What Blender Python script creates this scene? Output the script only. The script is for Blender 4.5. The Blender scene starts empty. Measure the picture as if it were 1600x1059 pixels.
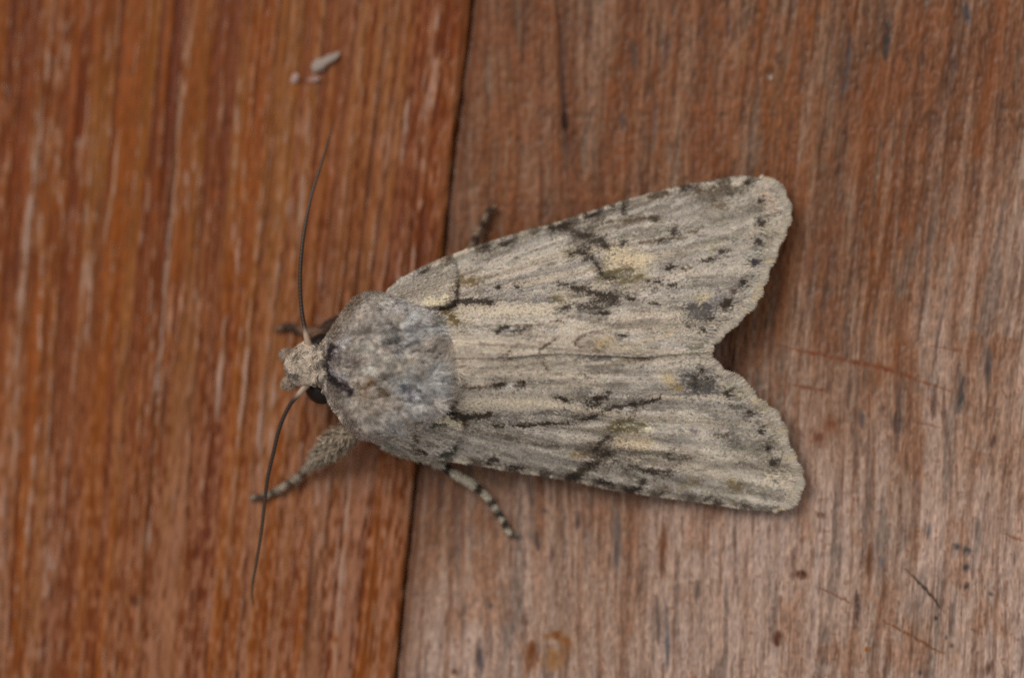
import bpy, math
import numpy as np
from mathutils import Matrix, Vector

# ------------------------------------------------------------------ camera, world, light, exposure
S = 0.027e-3            # metres on the wood per photograph pixel (frame is about 43 mm wide)
DIST = 0.26             # macro working distance
TILT, PHI = math.radians(6.0), math.radians(-25.0)
sc = bpy.context.scene
col = sc.collection
zc_ = np.array([math.sin(TILT)*math.cos(PHI), math.sin(TILT)*math.sin(PHI), math.cos(TILT)])
xc_ = np.cross([0, 1, 0], zc_); xc_ /= np.linalg.norm(xc_)
yc_ = np.cross(zc_, xc_)
CAM = zc_*DIST
cam = bpy.data.cameras.new('camera')
cam_o = bpy.data.objects.new('camera', cam); col.objects.link(cam_o)
cam_o.matrix_world = Matrix(((xc_[0], yc_[0], zc_[0], CAM[0]), (xc_[1], yc_[1], zc_[1], CAM[1]),
                             (xc_[2], yc_[2], zc_[2], CAM[2]), (0, 0, 0, 1)))
cam.sensor_width = 36.0
cam.lens = 36.0*DIST/(1600*S)
cam.clip_start, cam.clip_end = 0.01, 5.0
cam.dof.use_dof = True
cam.dof.focus_distance = DIST - 0.0030
cam.dof.aperture_fstop = 13.0
sc.camera = cam_o

world = bpy.data.worlds.new('World'); sc.world = world; world.use_nodes = True
bg = world.node_tree.nodes['Background']
bg.inputs['Color'].default_value = (0.97, 0.985, 1.0, 1)
bg.inputs['Strength'].default_value = 0.39

sun = bpy.data.lights.new('soft_daylight', 'SUN')
sun.energy = 1.72; sun.angle = math.radians(34); sun.color = (1.0, 0.965, 0.92)
sun_o = bpy.data.objects.new('soft_daylight', sun); col.objects.link(sun_o)
sun_o.rotation_euler = Vector((-0.42, 0.50, 0.80)).to_track_quat('Z', 'Y').to_euler()

sc.view_settings.view_transform = 'Standard'; sc.view_settings.look = 'None'
sc.view_settings.exposure = 0.0; sc.view_settings.gamma = 1.0
sc.cycles.use_denoising = False
sc.render.engine = 'CYCLES'
sc.cycles.filter_width = 1.95

# ------------------------------------------------------------------ helpers
def P(px, py, zmm=0.0):
    """photograph pixel + height above the wood (mm) -> world point (perspective exact)"""
    px = np.asarray(px, float); py = np.asarray(py, float)
    z = np.broadcast_to(np.asarray(zmm, float)*1e-3, np.broadcast(px, py, zmm).shape)
    px, py = np.broadcast_to(px, z.shape), np.broadcast_to(py, z.shape)
    q = (-zc_*DIST)[None]*np.ones(z.shape+(1,)) if z.ndim else -zc_*DIST
    q = q + ((px-800)*S)[..., None]*xc_ - ((py-529.5)*S)[..., None]*yc_
    t = (z-CAM[2])/q[..., 2]
    return CAM + q*t[..., None]

def hsh(ix, iy, seed):
    h = (ix.astype(np.int64)*374761393 + iy.astype(np.int64)*668265263 + seed*1442695041) & 0xffffffff
    h = ((h ^ (h >> 13))*1274126177) & 0xffffffff
    h = ((h ^ (h >> 15))*2246822519) & 0xffffffff
    h = h ^ (h >> 16)
    return h.astype(np.float64)/4294967295.0

def noise(x, y, seed=0):
    x, y = np.broadcast_arrays(np.asarray(x, float), np.asarray(y, float))
    ix, iy = np.floor(x), np.floor(y)
    fx, fy = x-ix, y-iy
    u = fx*fx*(3-2*fx); v = fy*fy*(3-2*fy)
    a = hsh(ix, iy, seed); b = hsh(ix+1, iy, seed); c = hsh(ix, iy+1, seed); d = hsh(ix+1, iy+1, seed)
    return (a*(1-u)+b*u)*(1-v)+(c*(1-u)+d*u)*v

def fbm(x, y, seed=0, o=3, g=0.5):
    s = 0; a = 1; t = 0
    for k in range(o):
        s = s + a*noise(x*2**k+17.3*k, y*2**k+9.1*k, seed+k*31); t += a; a *= g
    return s/t

def ss(a, b, x):
    t = np.clip((x-a)/(b-a), 0, 1)
    return t*t*(3-2*t)

def lin(c):
    c = np.asarray(c, float)/255.0
    return np.where(c <= 0.04045, c/12.92, ((c+0.055)/1.055)**2.4)

def mixc(a, b, m):
    return a+(np.asarray(b, float)-a)*m[..., None]

def dline(x, y, pts):
    d = np.full(x.shape, 1e9)
    if len(pts) == 1:
        return np.hypot(x-pts[0][0], y-pts[0][1])
    for (ax, ay), (bx, by) in zip(pts[:-1], pts[1:]):
        dx, dy = bx-ax, by-ay
        t = np.clip(((x-ax)*dx+(y-ay)*dy)/(dx*dx+dy*dy+1e-9), 0, 1)
        d = np.minimum(d, np.hypot(x-ax-t*dx, y-ay-t*dy))
    return d

def stroke(x, y, pts, w):
    """soft mark along a polyline, tapering to both ends"""
    if len(pts) == 1:
        return np.exp(-(np.hypot(x-pts[0][0], y-pts[0][1])/w)**2)
    seg = [math.hypot(b[0]-a[0], b[1]-a[1]) for a, b in zip(pts[:-1], pts[1:])]
    tot = sum(seg); acc = 0; best = np.zeros(x.shape)
    for (ax, ay), (bx, by), ln in zip(pts[:-1], pts[1:], seg):
        dx, dy = bx-ax, by-ay
        t = np.clip(((x-ax)*dx+(y-ay)*dy)/(dx*dx+dy*dy+1e-9), 0, 1)
        d = np.hypot(x-ax-t*dx, y-ay-t*dy)
        tt = (acc+t*ln)/tot
        we = w*(.22+.95*np.sin(math.pi*np.clip(tt, 0, 1))**.7)
        best = np.maximum(best, np.exp(-(d/we)**2)*(.35+.65*np.sin(math.pi*tt)**.5)); acc += ln
    return best

def crv(pts, n=None, t=None):
    """Catmull-Rom through pts, chord-length parametrised, t in 0..1"""
    p = np.asarray(pts, float)
    k = np.r_[0, np.cumsum(np.linalg.norm(np.diff(p[:, :2], axis=0), axis=1))]; k /= k[-1]
    if t is None: t = np.linspace(0, 1, n)
    m = np.zeros_like(p)
    m[1:-1] = (p[2:]-p[:-2])/(k[2:]-k[:-2])[:, None]
    m[0] = (p[1]-p[0])/(k[1]-k[0]); m[-1] = (p[-1]-p[-2])/(k[-1]-k[-2])
    i = np.clip(np.searchsorted(k, t, side='right')-1, 0, len(p)-2)
    h = (k[i+1]-k[i]); u = ((t-k[i])/h)
    u_, h_ = u[..., None], h[..., None]
    return ((2*u_**3-3*u_**2+1)*p[i]+(u_**3-2*u_**2+u_)*h_*m[i]+(-2*u_**3+3*u_**2)*p[i+1]+(u_**3-u_**2)*h_*m[i+1])

def build(name, verts, polys, cols=None, mat=None, parent=None, smooth=True):
    """polys: list of (n,k) index arrays"""
    me = bpy.data.meshes.new(name)
    verts = np.asarray(verts, np.float32).reshape(-1, 3)
    me.vertices.add(len(verts)); me.vertices.foreach_set('co', verts.ravel())
    idx = np.concatenate([p.ravel() for p in polys]).astype(np.int32)
    ln = np.concatenate([np.full(len(p), p.shape[1]) for p in polys])
    me.loops.add(len(idx)); me.loops.foreach_set('vertex_index', idx)
    me.polygons.add(len(ln))
    me.polygons.foreach_set('loop_start', np.r_[0, np.cumsum(ln)[:-1]].astype(np.int32))
    me.update(calc_edges=True)
    me.polygons.foreach_set('use_smooth', np.full(len(ln), smooth))
    if cols is not None:
        a = me.color_attributes.new('Col', 'FLOAT_COLOR', 'POINT')
        c = np.ones((len(verts), 4), np.float32); c[:, :3] = np.clip(np.asarray(cols).reshape(-1, 3), 0.002, 1)
        a.data.foreach_set('color', c.ravel())
    if mat: me.materials.append(mat)
    o = bpy.data.objects.new(name, me); col.objects.link(o)
    if parent: o.parent = parent
    return o

def grid_quads(n, m, off=0, wrap=False):
    i = np.arange(n-1)[:, None]; j = np.arange(m if wrap else m-1)[None]
    j2 = (j+1) % m
    a = i*m+j; b = (i+1)*m+j; c = (i+1)*m+j2; d = i*m+j2
    return np.stack([a, b, c, d], -1).reshape(-1, 4)+off

def empty(name, loc=(0, 0, 0)):
    o = bpy.data.objects.new(name, None); o.location = loc; col.objects.link(o)
    o.empty_display_size = 0.002
    return o

def material(name, rough=0.6, spec=0.3, noise_scale=None, noise_amt=0.0, bump=0.0, bump_scale=4000, sheen=0.0, stretch=(1, 1, 1), coat=0.0, rough_amt=0.0):
    m = bpy.data.materials.new(name); m.use_nodes = True
    nt = m.node_tree; b = nt.nodes['Principled BSDF']
    at = nt.nodes.new('ShaderNodeVertexColor'); at.layer_name = 'Col'
    tc = nt.nodes.new('ShaderNodeTexCoord'); mp = nt.nodes.new('ShaderNodeMapping')
    mp.inputs['Scale'].default_value = stretch
    nt.links.new(tc.outputs['Object'], mp.inputs['Vector'])
    src = at.outputs['Color']
    if noise_scale:
        nz = nt.nodes.new('ShaderNodeTexNoise'); nz.inputs['Scale'].default_value = noise_scale
        nz.inputs['Detail'].default_value = 4
        nt.links.new(mp.outputs[0], nz.inputs['Vector'])
        mr = nt.nodes.new('ShaderNodeMapRange')
        mr.inputs['From Min'].default_value = 0.25; mr.inputs['From Max'].default_value = 0.75
        mr.inputs['To Min'].default_value = 1-noise_amt; mr.inputs['To Max'].default_value = 1+noise_amt
        nt.links.new(nz.outputs['Fac'], mr.inputs['Value'])
        mx = nt.nodes.new('ShaderNodeVectorMath'); mx.operation = 'SCALE'
        nt.links.new(src, mx.inputs[0]); nt.links.new(mr.outputs[0], mx.inputs['Scale'])
        src = mx.outputs[0]
        if rough_amt:
            mr2 = nt.nodes.new('ShaderNodeMapRange')
            mr2.inputs['From Min'].default_value = 0.3; mr2.inputs['From Max'].default_value = 0.7
            mr2.inputs['To Min'].default_value = rough-rough_amt; mr2.inputs['To Max'].default_value = rough+rough_amt
            nt.links.new(nz.outputs['Fac'], mr2.inputs['Value']); nt.links.new(mr2.outputs[0], b.inputs['Roughness'])
    nt.links.new(src, b.inputs['Base Color'])
    if not rough_amt: b.inputs['Roughness'].default_value = rough
    b.inputs['Specular IOR Level'].default_value = spec
    b.inputs['Sheen Weight'].default_value = sheen
    b.inputs['Coat Weight'].default_value = coat
    b.inputs['Coat Roughness'].default_value = 0.39
    if bump:
        n2 = nt.nodes.new('ShaderNodeTexNoise'); n2.inputs['Scale'].default_value = bump_scale
        n2.inputs['Detail'].default_value = 3
        nt.links.new(mp.outputs[0], n2.inputs['Vector'])
        bp = nt.nodes.new('ShaderNodeBump'); bp.inputs['Strength'].default_value = 0.6
        bp.inputs['Distance'].default_value = bump
        nt.links.new(n2.outputs['Fac'], bp.inputs['Height']); nt.links.new(bp.outputs[0], b.inputs['Normal'])
    return m

GAIN = 1.22   # base colours a little above the displayed ones
rng = np.random.default_rng(7)

# ------------------------------------------------------------------ the wooden boards
M_varnish = material('varnished_wood', rough=0.34, spec=0.22, noise_scale=2600, noise_amt=0.10, bump=1.2e-5, bump_scale=5200, stretch=(1, 0.22, 1), rough_amt=0.12)
M_worn = material('worn_wood', rough=0.46, spec=0.22, noise_scale=3400, noise_amt=0.16, bump=1.6e-5, bump_scale=7000, stretch=(1, 0.35, 1), rough_amt=0.12)
M_dark = material('dark_backing', rough=0.9, spec=0.1)

EDGE = [(-700, 812), (-250, 766), (0, 736), (60, 731), (130, 720), (260, 706), (400, 692), (560, 672), (720, 652), (900, 632), (1059, 617), (1300, 596), (1760, 560)]
def edge(Y):
    e = np.array(EDGE, float)
    return np.interp(Y, e[:, 0], e[:, 1]) + 4*(fbm(Y/70, Y*0+3, 33, 3)-.5)

def axis(lo, hi, f0, f1, step, coarse):
    a = np.arange(f0, f1, step)
    l = [f0]; s = step
    while l[-1] > lo: s = min(s*1.15, coarse); l.append(l[-1]-s)
    r = [a[-1]]; s = step
    while r[-1] < hi: s = min(s*1.15, coarse); r.append(r[-1]+s)
    return np.r_[np.array(l[1:])[::-1], a, np.array(r[1:])]

def left_wood(X, Y):
    g = X + (0.062+0.055*np.clip(X, -200, 760)/700)*(Y-530) + 5*(fbm(X/160, Y/520, 5, 2)-0.5) + 1.6*(fbm(X/20, Y/60, 6, 2)-0.5)
    n_big = fbm(g/95, Y/1600, 11, 2)
    n_mid = fbm(g/28, Y/1300, 12, 2)
    n_rid = fbm(g/14, Y/900, 13, 2)
    n_fin = fbm(g/6.0, Y/380, 14, 2)
    n_brk = fbm(g/8, Y/60, 15, 3)
    n_gl = fbm(g/5, Y/20, 17, 2)
    n_tiny = fbm(g/3.0, Y/16, 16, 2)
    c = np.zeros(X.shape+(3,)) + np.array([124, 66, 26.])
    c = mixc(c, [138, 72, 14], ss(.42, .68, n_big)*.8)
    c = mixc(c, [126, 78, 46], ss(.48, .70, n_mid)*.75)
    c = mixc(c, [98, 40, 6], ss(.50, .30, n_rid)*.8)
    c = mixc(c, [84, 34, 8], ss(.40, .24, n_fin)*.5)
    c *= np.array([.99, .93, .50])
    # ridge crests: weathered grey with painted sheen and glints, groove beside darkened as shade
    rl = 1-np.abs(2*fbm(g/34, Y/1500, 23, 2)-1); rl2 = 1-np.abs(2*fbm(g/20, Y/900, 24, 2)-1)
    rlo = 1-np.abs(2*fbm((g-6)/34, Y/1500, 23, 2)-1); rl2o = 1-np.abs(2*fbm((g-5)/20, Y/900, 24, 2)-1)
    l1 = ss(.90, .985, rl); l2 = ss(.90, .985, rl2)
    l3 = ss(.84, .97, 1-np.abs(2*fbm(g/13, Y/700, 25, 2)-1))
    l4 = ss(.82, .96, 1-np.abs(2*fbm(g/9, Y/520, 26, 2)-1))
    crest = np.clip(.65*l1*(.2+.8*ss(.36, .58, n_brk))+.6*l2*ss(.34, .56, n_brk)+.7*l3*ss(.38, .58, n_brk)+.4*l4*ss(.40, .6, n_brk), 0, 1)
    groove = np.clip(ss(.84, .97, rlo)+.7*ss(.88, .98, rl2o), 0, 1)*(1-crest)
    c = mixc(c, [84, 34, 8], groove*.48)
    c = mixc(c, [140, 90, 62], crest*.62)
    c = mixc(c, [170, 138, 124], crest*ss(.46, .64, n_gl)*.72)
    redm = ss(.56, .72, fbm(g/60, Y/300, 19, 3))
    c = mixc(c, [126, 56, 8], redm*.35)
    paling = ss(150, 720, X)*.50 + ss(250, 950, Y)*.75  # paler towards the gap and the lower end
    c = mixc(c, [148, 102, 78], np.minimum(1, paling*1.1)*ss(.40, .62, n_mid*.5+n_tiny*.5)*.8)
    c *= (0.86+0.28*n_tiny)[..., None]
    h = 0.08*crest-.035*groove+0.12*(n_rid-.5)+0.05*(n_mid-.5)+0.05*(n_fin-.5)+0.03*(n_gl-.5)*(.4+crest)+0.02*(n_tiny-.5)
    for pts, w, dep in [([(610, 0), (560, 420), (545, 640)], 3, .04), ([(292, -20), (274, 200), (260, 420), (238, 700), (220, 1000)], 4, .05),
                        ([(492, 820), (485, 920), (478, 1059)], 4, .06), ([(262, 560), (252, 700)], 3, .03), ([(208, 930), (214, 950)], 6, .05)]:
        m = stroke(X+4*(n_brk-.5), Y, pts, w)
        h -= dep*m; c = mixc(c, [62, 26, 8], m*.7)
    for pts, w in [([(310, -40), (300, 60), (281, 200), (272, 330), (262, 420), (250, 560), (243, 700), (232, 900)], 5), ([(80, 60), (66, 170), (50, 320), (34, 470), (24, 600)], 6),
                   ([(392, 480), (386, 560), (372, 700)], 5), ([(552, 640), (548, 700), (535, 900), (520, 1080)], 6), ([(412, 600), (402, 780)], 4.5), ([(190, 200), (160, 420)], 4),
                   ([(645, 120), (628, 260)], 4.5), ([(508, 420), (496, 520)], 7), ([(436, 560), (420, 720)], 4.5), ([(352, 500), (340, 660)], 4.5), ([(486, 160), (466, 400)], 4), ([(378, 60), (362, 330)], 3.5)]:
        m = stroke(X+5*(n_brk-.5)*2, Y, pts, w*.7)*ss(.32, .54, n_brk*.5+n_gl*.5)
        h += .05*m; c = mixc(c, [170, 140, 126], m*.85)  # raised pale streaks: varnish sheen painted along weathered ridges
    c *= .97
    e = edge(Y)-X
    c = mixc(c, [152, 98, 66], np.exp(-((e-10)/9)**2)*.6*ss(.3, .6, fbm(g/6, Y/60, 21, 2)))  # lit edge beside the gap, painted pale
    h -= 0.34*np.exp(-(e/(4+6*noise(Y/26, Y*0, 22)))**2)
    return c, h

SCR = [  # scratches and stains on the worn board: points, width, colour, strength, depth(mm)
 ([(1412, 886), (1440, 912), (1476, 958)], 1.8, (74, 52, 40), .85, .02),
 ([(1374, 966), (1410, 985), (1450, 1008), (1475, 1022)], 1.8, (120, 72, 40), .9, .02),
 ([(1276, 916), (1300, 927), (1336, 945)], 1.5, (124, 78, 56), .7, .015),
 ([(1215, 540), (1290, 556), (1390, 578), (1440, 596), (1490, 612)], 3, (124, 66, 38), .75, .02),
 ([(1230, 600), (1260, 605), (1300, 614)], 2.2, (118, 66, 40), .6, .015),
 ([(1410, 655), (1470, 668)], 2, (120, 78, 60), .5, .01),
 ([(1450, 540), (1510, 548)], 2, (120, 72, 52), .5, .01),
 ([(1562, 830), (1600, 846)], 2, (128, 78, 50), .6, .01),
 ([(715, 318), (800, 322), (880, 326), (950, 322)], 2.2, (110, 66, 44), .55, .015),
 ([(690, 540), (860, 1000)], 0.1, (0, 0, 0), 0, 0),
 ([(870, -10), (876, 80), (880, 150), (884, 200), (888, 290)], 2.2, (72, 42, 30), .75, .05),
 ([(880, 175), (884, 205)], 3.5, (58, 34, 26), .9, .06),
 ([(1386, 20), (1385, 60), (1383, 96)], 4.5, (62, 50, 44), .85, .05),
 ([(1330, 40), (1322, 110), (1312, 170)], 4, (72, 60, 60), .7, .05),
 ([(1510, 0), (1514, 44)], 3.5, (70, 62, 66), .7, .03),
 ([(1404, 640), (1402, 680)], 5.5, (68, 52, 44), .8, .05),
 ([(1404, 560), (1403, 640), (1398, 720)], 2.5, (96, 70, 58), .6, .03),
 ([(1506, 585), (1504, 612), (1498, 650)], 4, (72, 60, 54), .75, .04),
 ([(1462, 600), (1458, 660)], 3.5, (92, 62, 48), .6, .03),
 ([(1546, 540), (1543, 600)], 3.5, (80, 66, 62), .65, .03),
 ([(1345, 640), (1347, 672)], 4, (86, 70, 66), .6, .03),
 ([(1330, 590), (1324, 640)], 3, (94, 66, 50), .6, .03),
 ([(1555, 680), (1550, 700)], 3.5, (84, 56, 46), .6, .03),
 ([(1338, 920), (1340, 950), (1336, 985)], 3.6, (84, 60, 48), .8, .04),
 ([(1358, 850), (1356, 900)], 3.6, (108, 66, 42), .7, .03),
 ([(1378, 868), (1377, 886)], 3, (96, 88, 90), .6, .02),
 ([(1454, 815), (1449, 845)], 2.6, (88, 80, 80), .6, .02),
 ([(1240, 855), (1238, 910)], 3, (104, 78, 66), .6, .03),
 ([(1253, 890), (1250, 905)], 7, (84, 46, 28), .95, .05),
 ([(1216, 985), (1214, 1010)], 6, (92, 52, 32), .8, .04),
 ([(1285, 800), (1281, 810)], 5, (96, 62, 48), .7, .03),
 ([(1392, 1000), (1390, 1050)], 3, (108, 72, 52), .6, .03),
 ([(1354, 1010), (1355, 1018)], 3, (150, 88, 36), .9, 0),
 ([(1495, 855)], 4, (72, 66, 62), .75, .03), ([(1511, 860)], 4.5, (70, 64, 62), .75, .03), ([(1510, 886)], 4, (72, 62, 58), .8, .03),
 ([(1510, 916)], 2.5, (80, 66, 58), .8, .02), ([(1548, 928)], 2.5, (80, 66, 58), .8, .02), ([(1462, 966)], 2.5, (64, 54, 48), .9, .02),
 ([(1488, 1008)], 3, (88, 70, 56), .8, .02), ([(1438, 1050)], 3, (76, 66, 60), .8, .02), ([(1480, 990), (1476, 1000)], 2.5, (96, 86, 82), .7, .02),
 ([(1515, 980), (1527, 988)], 1.6, (116, 82, 66), .7, .01), ([(1550, 1030), (1540, 1059)], 4, (96, 66, 48), .6, .03),
 ([(1202, 112)], 4.5, (84, 46, 22), .9, .04), ([(1203, 122)], 2.5, (190, 180, 170), .7, 0),
 ([(1236, 200)], 3.5, (96, 50, 34), .8, .03), ([(1508, 76)], 3.5, (88, 52, 42), .7, .03),
 ([(1278, 684)], 9, (108, 58, 34), .7, .02), ([(1298, 664)], 9, (116, 62, 34), .65, .02),
 ([(1372, 566), (1370, 590), (1352, 610)], 9, (128, 76, 42), .5, 0),
 ([(832, 1000), (826, 1050)], 6, (116, 66, 32), .8, .02), ([(848, 995), (872, 990), (888, 1005), (886, 1030)], 6, (138, 84, 36), .75, .02),
 ([(865, 1010), (862, 1050)], 11, (146, 96, 48), .6, .01), ([(874, 985), (866, 1000)], 4, (120, 66, 26), .7, .01),
 ([(710, 1049)], 4, (92, 58, 40), .8, .02), ([(748, 1010), (752, 1050)], 3.5, (86, 72, 74), .7, .03),
 ([(838, 830), (842, 862)], 3.4, (80, 62, 54), .75, .03), ([(852, 794), (850, 803)], 4, (84, 66, 58), .7, .03),
 ([(905, 795), (903, 830)], 3, (90, 66, 58), .7, .03), ([(964, 795), (966, 850), (962, 905)], 3.2, (88, 80, 80), .7, .03),
 ([(1038, 815), (1036, 860), (1034, 905)], 5, (108, 64, 42), .75, .04), ([(1026, 930), (1030, 1010)], 4, (92, 72, 62), .65, .04),
 ([(1040, 930), (1044, 1050)], 2.6, (88, 84, 88), .6, .03), ([(1092, 905), (1090, 940)], 3, (92, 74, 64), .6, .02),
 ([(819, 960), (822, 980)], 4, (104, 66, 50), .7, .02), ([(766, 945)], 3, (72, 64, 60), .8, .02),
 ([(1140, 10), (1136, 60)], 3, (84, 54, 46), .6, .03), ([(1150, 250), (1140, 275)], 3, (70, 46, 38), .7, .03),
 ([(970, 170), (974, 210)], 4, (84, 66, 60), .6, .03), ([(990, 60), (992, 115)], 4, (86, 66, 60), .6, .03), ([(1045, 40), (1040, 110)], 3, (84, 58, 50), .5, .03),
 ([(1024, 140), (1022, 240)], 2.6, (88, 70, 66), .5, .02), ([(1254, 60), (1256, 100), (1250, 150)], 3, (84, 62, 58), .6, .03),
 ([(1440, 80), (1442, 106)], 3, (76, 50, 42), .7, .03), ([(1494, 85), (1488, 120)], 3, (80, 54, 46), .6, .03),
]

def right_wood(X, Y):
    lean = np.interp(X, [650, 900, 1250, 1600, 2100], [0.055, -0.01, 0.10, 0.13, 0.12])*np.where(Y < 530, 1.0, 0.45)
    g = X + lean*(Y-530) + 26*(fbm(X/230, Y/420, 45, 2)-0.5) + 5*(fbm(X/40, Y/110, 46, 2)-0.5)
    n_big = fbm(g/110, Y/1100, 51, 2)
    n_mid = fbm(g/30, Y/420, 52, 3)
    n_str = fbm(g/8, Y/260, 53, 3)
    n_fin = fbm(g/4.6, Y/46, 54, 3)
    n_tiny = fbm(g/2.4, Y/9, 55, 2)
    n_spk = fbm(X/6.5, Y/10, 56, 2)
    n_pat = fbm(X/120, Y/170, 57, 3)
    # weathered-off finish plus the light falloff painted in, palest at lower right
    wear_falloff = np.clip(0.05 + 0.80*ss(260, 1080, Y + 0.40*(X-800)) + 0.9*(n_pat-.5)*.55 + .30*(n_big-.5) + .30*ss(1280, 1620, X)*ss(750, 200, Y), 0, 1)
    c = np.zeros(X.shape+(3,)) + np.array([112, 66, 38.])
    c = mixc(c, [120, 68, 30], ss(.45, .7, n_big)*.6)
    c = mixc(c, [98, 66, 50], ss(.52, .68, fbm(g/15, Y/260, 61, 3))*.7)
    c = mixc(c, [134, 98, 84], ss(.58, .74, fbm(g/9, Y/190, 62, 3))*.6)
    c = mixc(c, [142, 106, 88], ss(.28, .72, wear_falloff))
    c = mixc(c, [168, 138, 124], ss(.46, .90, wear_falloff)*.9)
    c = mixc(c, [128, 98, 82], ss(.54, .70, n_mid)*.55)
    c = mixc(c, [126, 82, 58], ss(.46, .28, n_mid)*(.55-.38*wear_falloff))
    c = mixc(c, [94, 60, 44], ss(.44, .28, n_str)*(.66-.34*wear_falloff))
    c = mixc(c, [160, 132, 120], ss(.54, .70, n_str)*(.34+.5*wear_falloff))
    grey = ss(.60, .74, fbm(g/12, Y/120, 58, 3))
    c = mixc(c, [104, 86, 78], grey*.6)
    c = mixc(c, [84, 57, 45], ss(.38, .24, n_fin)*(.62-.25*wear_falloff))
    c = mixc(c, [156, 128, 114], ss(.63, .78, n_fin)*(.22+.4*wear_falloff))
    redm = ss(.56, .70, fbm(X/34, Y/60, 59, 3))
    c = mixc(c, [124, 74, 46], redm*.45*(1-.45*wear_falloff))
    c *= (.92+.16*n_spk)[..., None]*np.stack([.95+.03*wear_falloff, .91+.10*wear_falloff, .82+.19*wear_falloff], -1)*(1+.05*ss(.5, 1, wear_falloff))[..., None]
    spk = ss(.70, .80, n_spk)
    c = mixc(c, [88, 54, 38], spk*.35)
    c *= (0.84+0.32*n_tiny)[..., None]
    # streaks of orange finish left in the upper right
    for pts, w, k in [([(1570, -20), (1545, 130), (1525, 240)], 9, .75), ([(1372, 110), (1350, 190), (1338, 270)], 22, .45), ([(1285, 140), (1262, 260), (1240, 400), (1216, 520)], 10, .5),
                      ([(1240, 330), (1225, 420)], 10, .5), ([(1402, 480), (1398, 570)], 16, .45)]:
        m = np.exp(-(dline(X+10*(n_mid-.5), Y, pts)/w)**2)
        c = mixc(c, [120, 66, 32], m*k)
    h = 0.060*(n_str-.5)+0.05*(n_mid-.5)+0.05*(n_fin-.5)+0.03*(n_tiny-.5)+.10*(n_spk-.5)-.03*spk-.03*grey
    wx = X+2.2*(n_fin-.5)*2; wy = Y+4*(n_spk-.5)
    for pts, w, cc, k, dep in SCR:
        thin = max(abs(pts[0][0]-pts[-1][0]), 1) > .5*abs(pts[0][1]-pts[-1][1]) and len(pts) > 1
        m = stroke(wx+3*(n_str-.5), wy, pts, w*(1.0 if thin else 1.25))*(ss(.22, .5, n_fin*.6+n_spk*.4) if w < 8 else ss(.3, .55, n_fin*.5+n_mid*.5))
        c = mixc(c, np.array(cc, float)*.9, np.minimum(1, m*k*1.45)); h -= dep*m
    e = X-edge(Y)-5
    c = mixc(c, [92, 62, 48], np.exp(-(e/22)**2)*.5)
    h -= 0.28*np.exp(-(e/9.0)**2)
    return c, h

wall = empty('wooden_wall')
wall['kind'] = 'structure'; wall['label'] = 'two weathered wooden boards side by side with a dark gap between them'

def plank(name, U, V, xy, wood, z0, mat, thick=9.0):
    X, Y = xy(U[None, :], V[:, None])
    c, h = wood(X, Y)
    top = P(X, Y, 0.0); top[..., 2] = (z0+h)*1e-3
    n, m = X.shape
    # closed board: top sheet, and a rim dropped to the underside
    ring = np.concatenate([np.arange(m), np.arange(1, n)*m+m-1, (n-1)*m+np.arange(m-2, -1, -1), np.arange(n-2, 0, -1)*m])
    low = top.reshape(-1, 3)[ring].copy(); low[:, 2] = -thick*1e-3
    vv = np.concatenate([top.reshape(-1, 3), low])
    k = np.arange(len(ring)); k2 = (k+1) % len(ring)
    side = np.stack([ring[k], ring[k2], n*m+k2, n*m+k], -1)
    base = (n*m+k)[::-1][None]
    cc = np.concatenate([lin(c).reshape(-1, 3)*GAIN, np.tile(lin([70, 42, 28]), (len(ring), 1))])
    q = grid_quads(n, m)
    o = build(name, vv, [q[:, ::-1] if False else q, side, base], cc, mat, wall)
    return o

V = axis(-620, 1680, -24, 1084, 2.6, 16)
U = axis(-900, 0, -760, 0, 1.55, 14)
o = plank('plank', U, V, lambda u, v: (edge(v)+u-2.6-3.0*noise(v/34, v*0+.5, 34)*ss(900, 0, v)+0*v, v+0*u), left_wood, 0.10, M_varnish)
o['label'] = 'orange brown varnished board with ridged grain'
U = axis(0, 1500, 0, 1030, 1.55, 14)
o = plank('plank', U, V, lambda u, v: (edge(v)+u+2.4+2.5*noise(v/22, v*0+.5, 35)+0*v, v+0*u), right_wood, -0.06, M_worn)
o['label'] = 'worn pinkish grey board with bleached grain and scratches'

# a dusty batten shows at the bottom of the gap
yy = np.linspace(-600, 1650, 240); nu = 10
uu_ = np.linspace(-60, 60, nu)
Xb = edge(yy)[:, None]+uu_[None]; Yb = yy[:, None]+0*uu_[None]
zb_ = -.85+.25*fbm(Xb/12, Yb/30, 37, 3)
tb = P(Xb, Yb, zb_); bb = P(Xb, Yb, zb_*0-3.0)
n, m = Xb.shape
ring = np.concatenate([np.arange(m), np.arange(1, n)*m+m-1, (n-1)*m+np.arange(m-2, -1, -1), np.arange(n-2, 0, -1)*m]); k2 = np.roll(ring, -1)
q = grid_quads(n, m)
cbt = lin([82, 52, 34])*(.6+.8*fbm(Xb/5, Yb/9, 38, 2)).reshape(-1, 1)
build('batten', np.concatenate([tb.reshape(-1, 3), bb.reshape(-1, 3)]), [q, q[:, ::-1]+n*m, np.stack([k2, ring, ring+n*m, k2+n*m], -1)], np.concatenate([cbt, cbt]), M_dark, wall)

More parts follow.
